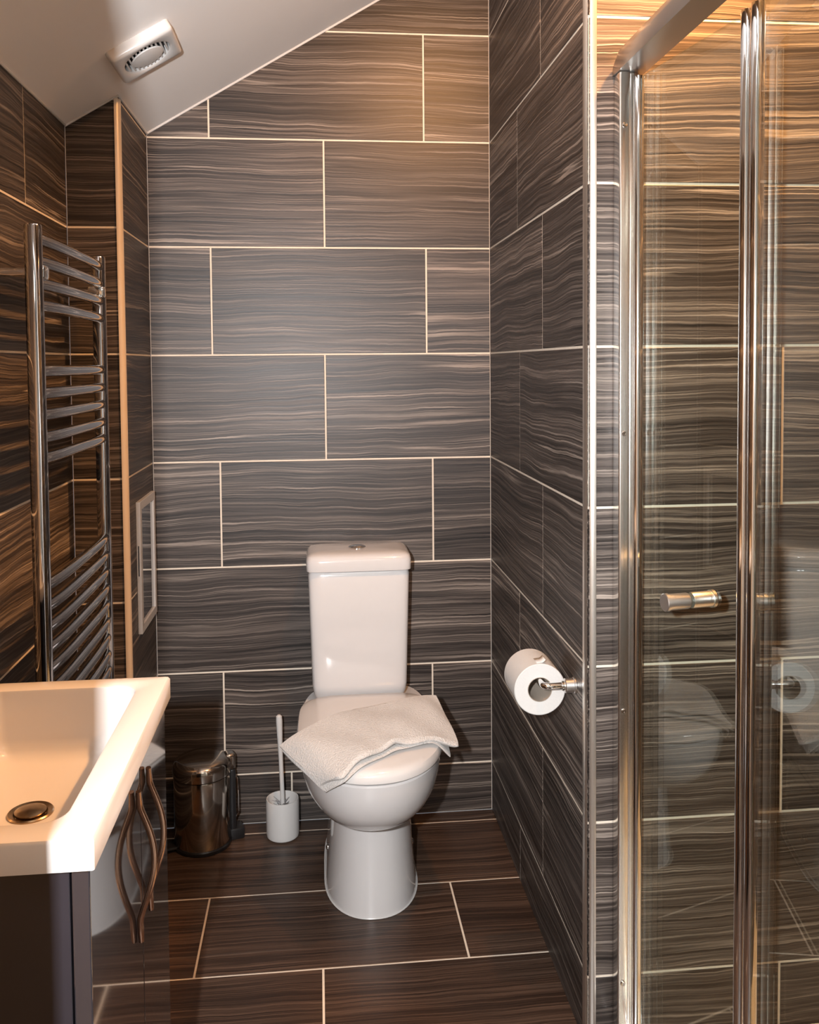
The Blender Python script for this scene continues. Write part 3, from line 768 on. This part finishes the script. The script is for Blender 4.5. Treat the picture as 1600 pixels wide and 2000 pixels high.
# wall profile at the tiled wall with screws
bm = bmesh.new()
add_box(bm, 0.5505, 0.5700, 1.602, YS - 0.0005, 0.0185, ZT, 0.003, 3)
add_box(bm, 0.5695, 0.5840, 1.607, YS - 0.0005, 0.0185, ZT, 0.004, 3)
sp_(from_bm('wall_profile', bm, M_alu, None, True))
for z in (1.7552, 1.1949, 0.6765, 0.155):
    s_ = lathe('screw_cap', [(0.0048, 0.0), (0.0048, -0.0015), (0.0040, -0.0028), (0.0018, -0.0026), (0.0016, -0.0012)], (0.5600, 1.6022, z), M_chrome, None, 18, 'y'); sp_(s_)
# head rail with a rounded end at the wall
prof = []
for k in range(7):
    a = R(180 - 180 * k / 6); prof.append((0.5745 + 0.0265 * math.cos(a), 0.026 + 0.026 * math.sin(a)))
prof = [(0.548, 0.0)] + prof + [(0.601, 0.0)]
rings = []
for i, y in enumerate([YS - 0.001, YS - 0.004, YS - 0.010, YS - 0.020, YS - 0.035, 1.2, 0.705]):
    k = [0.25, 0.5, 0.72, 0.9, 1, 1, 1][i]
    rings.append([Vector((x, y, ZT + z * k)) for x, z in prof])
sp_(loft('head_rail', rings, M_rail))
# bottom track
sp_(box('bottom_track', (0.552, 0.588, 0.705, YS - 0.001, 0.0185, 0.040), M_alu, None, 0.003))
# near jamb
sp_(box('wall_profile', (0.551, 0.586, 0.7005, 0.735, 0.0185, ZT), M_alu, None, 0.003))
def leaf(name, p0, ang, L, z0, z1, stile_r):
    d = Vector((math.sin(R(ang)), -math.cos(R(ang)), 0)); nn = Vector((d.y, -d.x, 0))
    p0 = Vector((p0[0], p0[1], 0)); p1 = p0 + d * L
    def slab_(nm, s0, s1, t0, t1, za, zb_, mat, par=None, bev=0.0):
        bm = bmesh.new()
        M = Matrix(((d.x, nn.x, 0, p0.x), (d.y, nn.y, 0, p0.y), (0, 0, 1, 0), (0, 0, 0, 1)))
        add_box(bm, s0, s1, t0, t1, za, zb_, bev, 3)
        bm.transform(M)
        return sp_(from_bm(nm, bm, mat, None, bev > 0), par)
    g = slab_('glass_panel', 0.012, L - 0.006, -0.003, 0.003, z0 + 0.012, z1 - 0.006, M_glass)
    for s in (0.011, L - 0.010):
        q = p0 + d * s
        st = lathe('stile', [(stile_r * 0.6, z0), (stile_r, z0 + 0.002), (stile_r, z1 - 0.002), (stile_r * 0.6, z1)], (q.x, q.y, 0), M_chrome, None, 24); sp_(st)
    slab_('bottom_seal', 0.02, L - 0.02, -0.005, 0.005, z0, z0 + 0.014, M_chrome)
    return g, p0, d, nn, p1
g1, p0, d1, n1, p1 = leaf('leaf', (0.586, 1.620), 9.5, 0.338, 0.045, ZT - 0.006, 0.0100)
g2, q0, d2, n2, q1 = leaf('leaf', (p1.x + 0.001, p1.y - 0.008), -6.0, 0.525, 0.045, ZT - 0.006, 0.0100)
# door knob right through the first leaf
kc = p0 + d1 * 0.183; kz = 0.926
for sgn in (1, -1):
    n_ = n1 * sgn
    bm = bmesh.new()
    base = Vector((kc.x, kc.y, kz)) + n_ * 0.0032
    pts = [base, base + n_ * 0.002, base + n_ * 0.036, base + n_ * 0.037, base + n_ * 0.0375, base + n_ * 0.0430, base + n_ * 0.0440]
    add_tube(bm, pts, [0.0128, 0.0135, 0.0135, 0.0135, 0.0150, 0.0150, 0.0138], 32)
    sp_(from_bm('knob', bm, M_knob, None, True))
# shower tray
bm = bmesh.new()
trr = [rrect(0.545, XR - 0.001, 0.701, YS - 0.001, 0.01, 0.0), rrect(0.545, XR - 0.001, 0.701, YS - 0.001, 0.01, 0.014), rrect(0.550, XR - 0.004, 0.705, YS - 0.004, 0.012, 0.018), rrect(0.60, XR - 0.05, 0.75, YS - 0.05, 0.04, 0.018), rrect(0.615, XR - 0.065, 0.765, YS - 0.065, 0.05, 0.008), rrect(0.95, 1.0, 1.14, 1.19, 0.02, 0.006)]
bm.free()
tag(loft('shower_tray', trr, M_tray), 'low pale shower tray behind the glass door', 'shower tray')

# ------------------------------------------------------------------ ceiling downlights (above the frame)
WARM = (1.0, 0.46, 0.155)
def downlight(loc, n, power, label, aim=None, spot=110, blend=0.6, r=0.03):
    n = Vector(n)                      # out of the ceiling, into the room
    t = thing('downlight', label, 'downlight', loc, 'recessed ceiling downlights')
    t.rotation_euler = n.to_track_quat('Z', 'Y').to_euler()
    lathe('bezel', [(0.030, 0.001), (0.042, 0.0), (0.0435, 0.003), (0.040, 0.007), (0.031, 0.005)], (0, 0, 0), M_chrome, t, 32, caps=(False, False))
    lathe('lens', [(0.031, 0.0008), (0.031, 0.003), (0.001, 0.0035)], (0, 0, 0), M_lens, t, 28)
    d = bpy.data.lights.new('downlight_lamp', 'SPOT'); d.energy = power; d.color = WARM; d.shadow_soft_size = r
    d.spot_size = R(spot); d.spot_blend = blend
    o = bpy.data.objects.new('downlight_lamp', d); COL.objects.link(o)
    p = Vector(loc) + n * 0.04; o.location = p
    tgt = Vector(aim) if aim else p + n
    o.rotation_euler = (tgt - p).to_track_quat('-Z', 'Y').to_euler()
    return t
nsl = Vector((SL, 0, -1)).normalized()
downlight((0.43, 1.47, 2.45), (0, 0, -1), 60, 'ceiling downlight in front of the toilet alcove', aim=(0.42, 2.40, 1.60), spot=122, blend=0.9)
downlight((-0.10, 1.00, 1.897 + SL * (-0.10 - XL)), nsl, 9.5, 'ceiling downlight over the basin', aim=(-0.36, 1.13, 0.8), spot=72, blend=0.8)
downlight((0.80, 1.46, 2.45), (0, 0, -1), 230, 'ceiling downlight in the shower', aim=(0.84, 1.42, 0.5), spot=150)
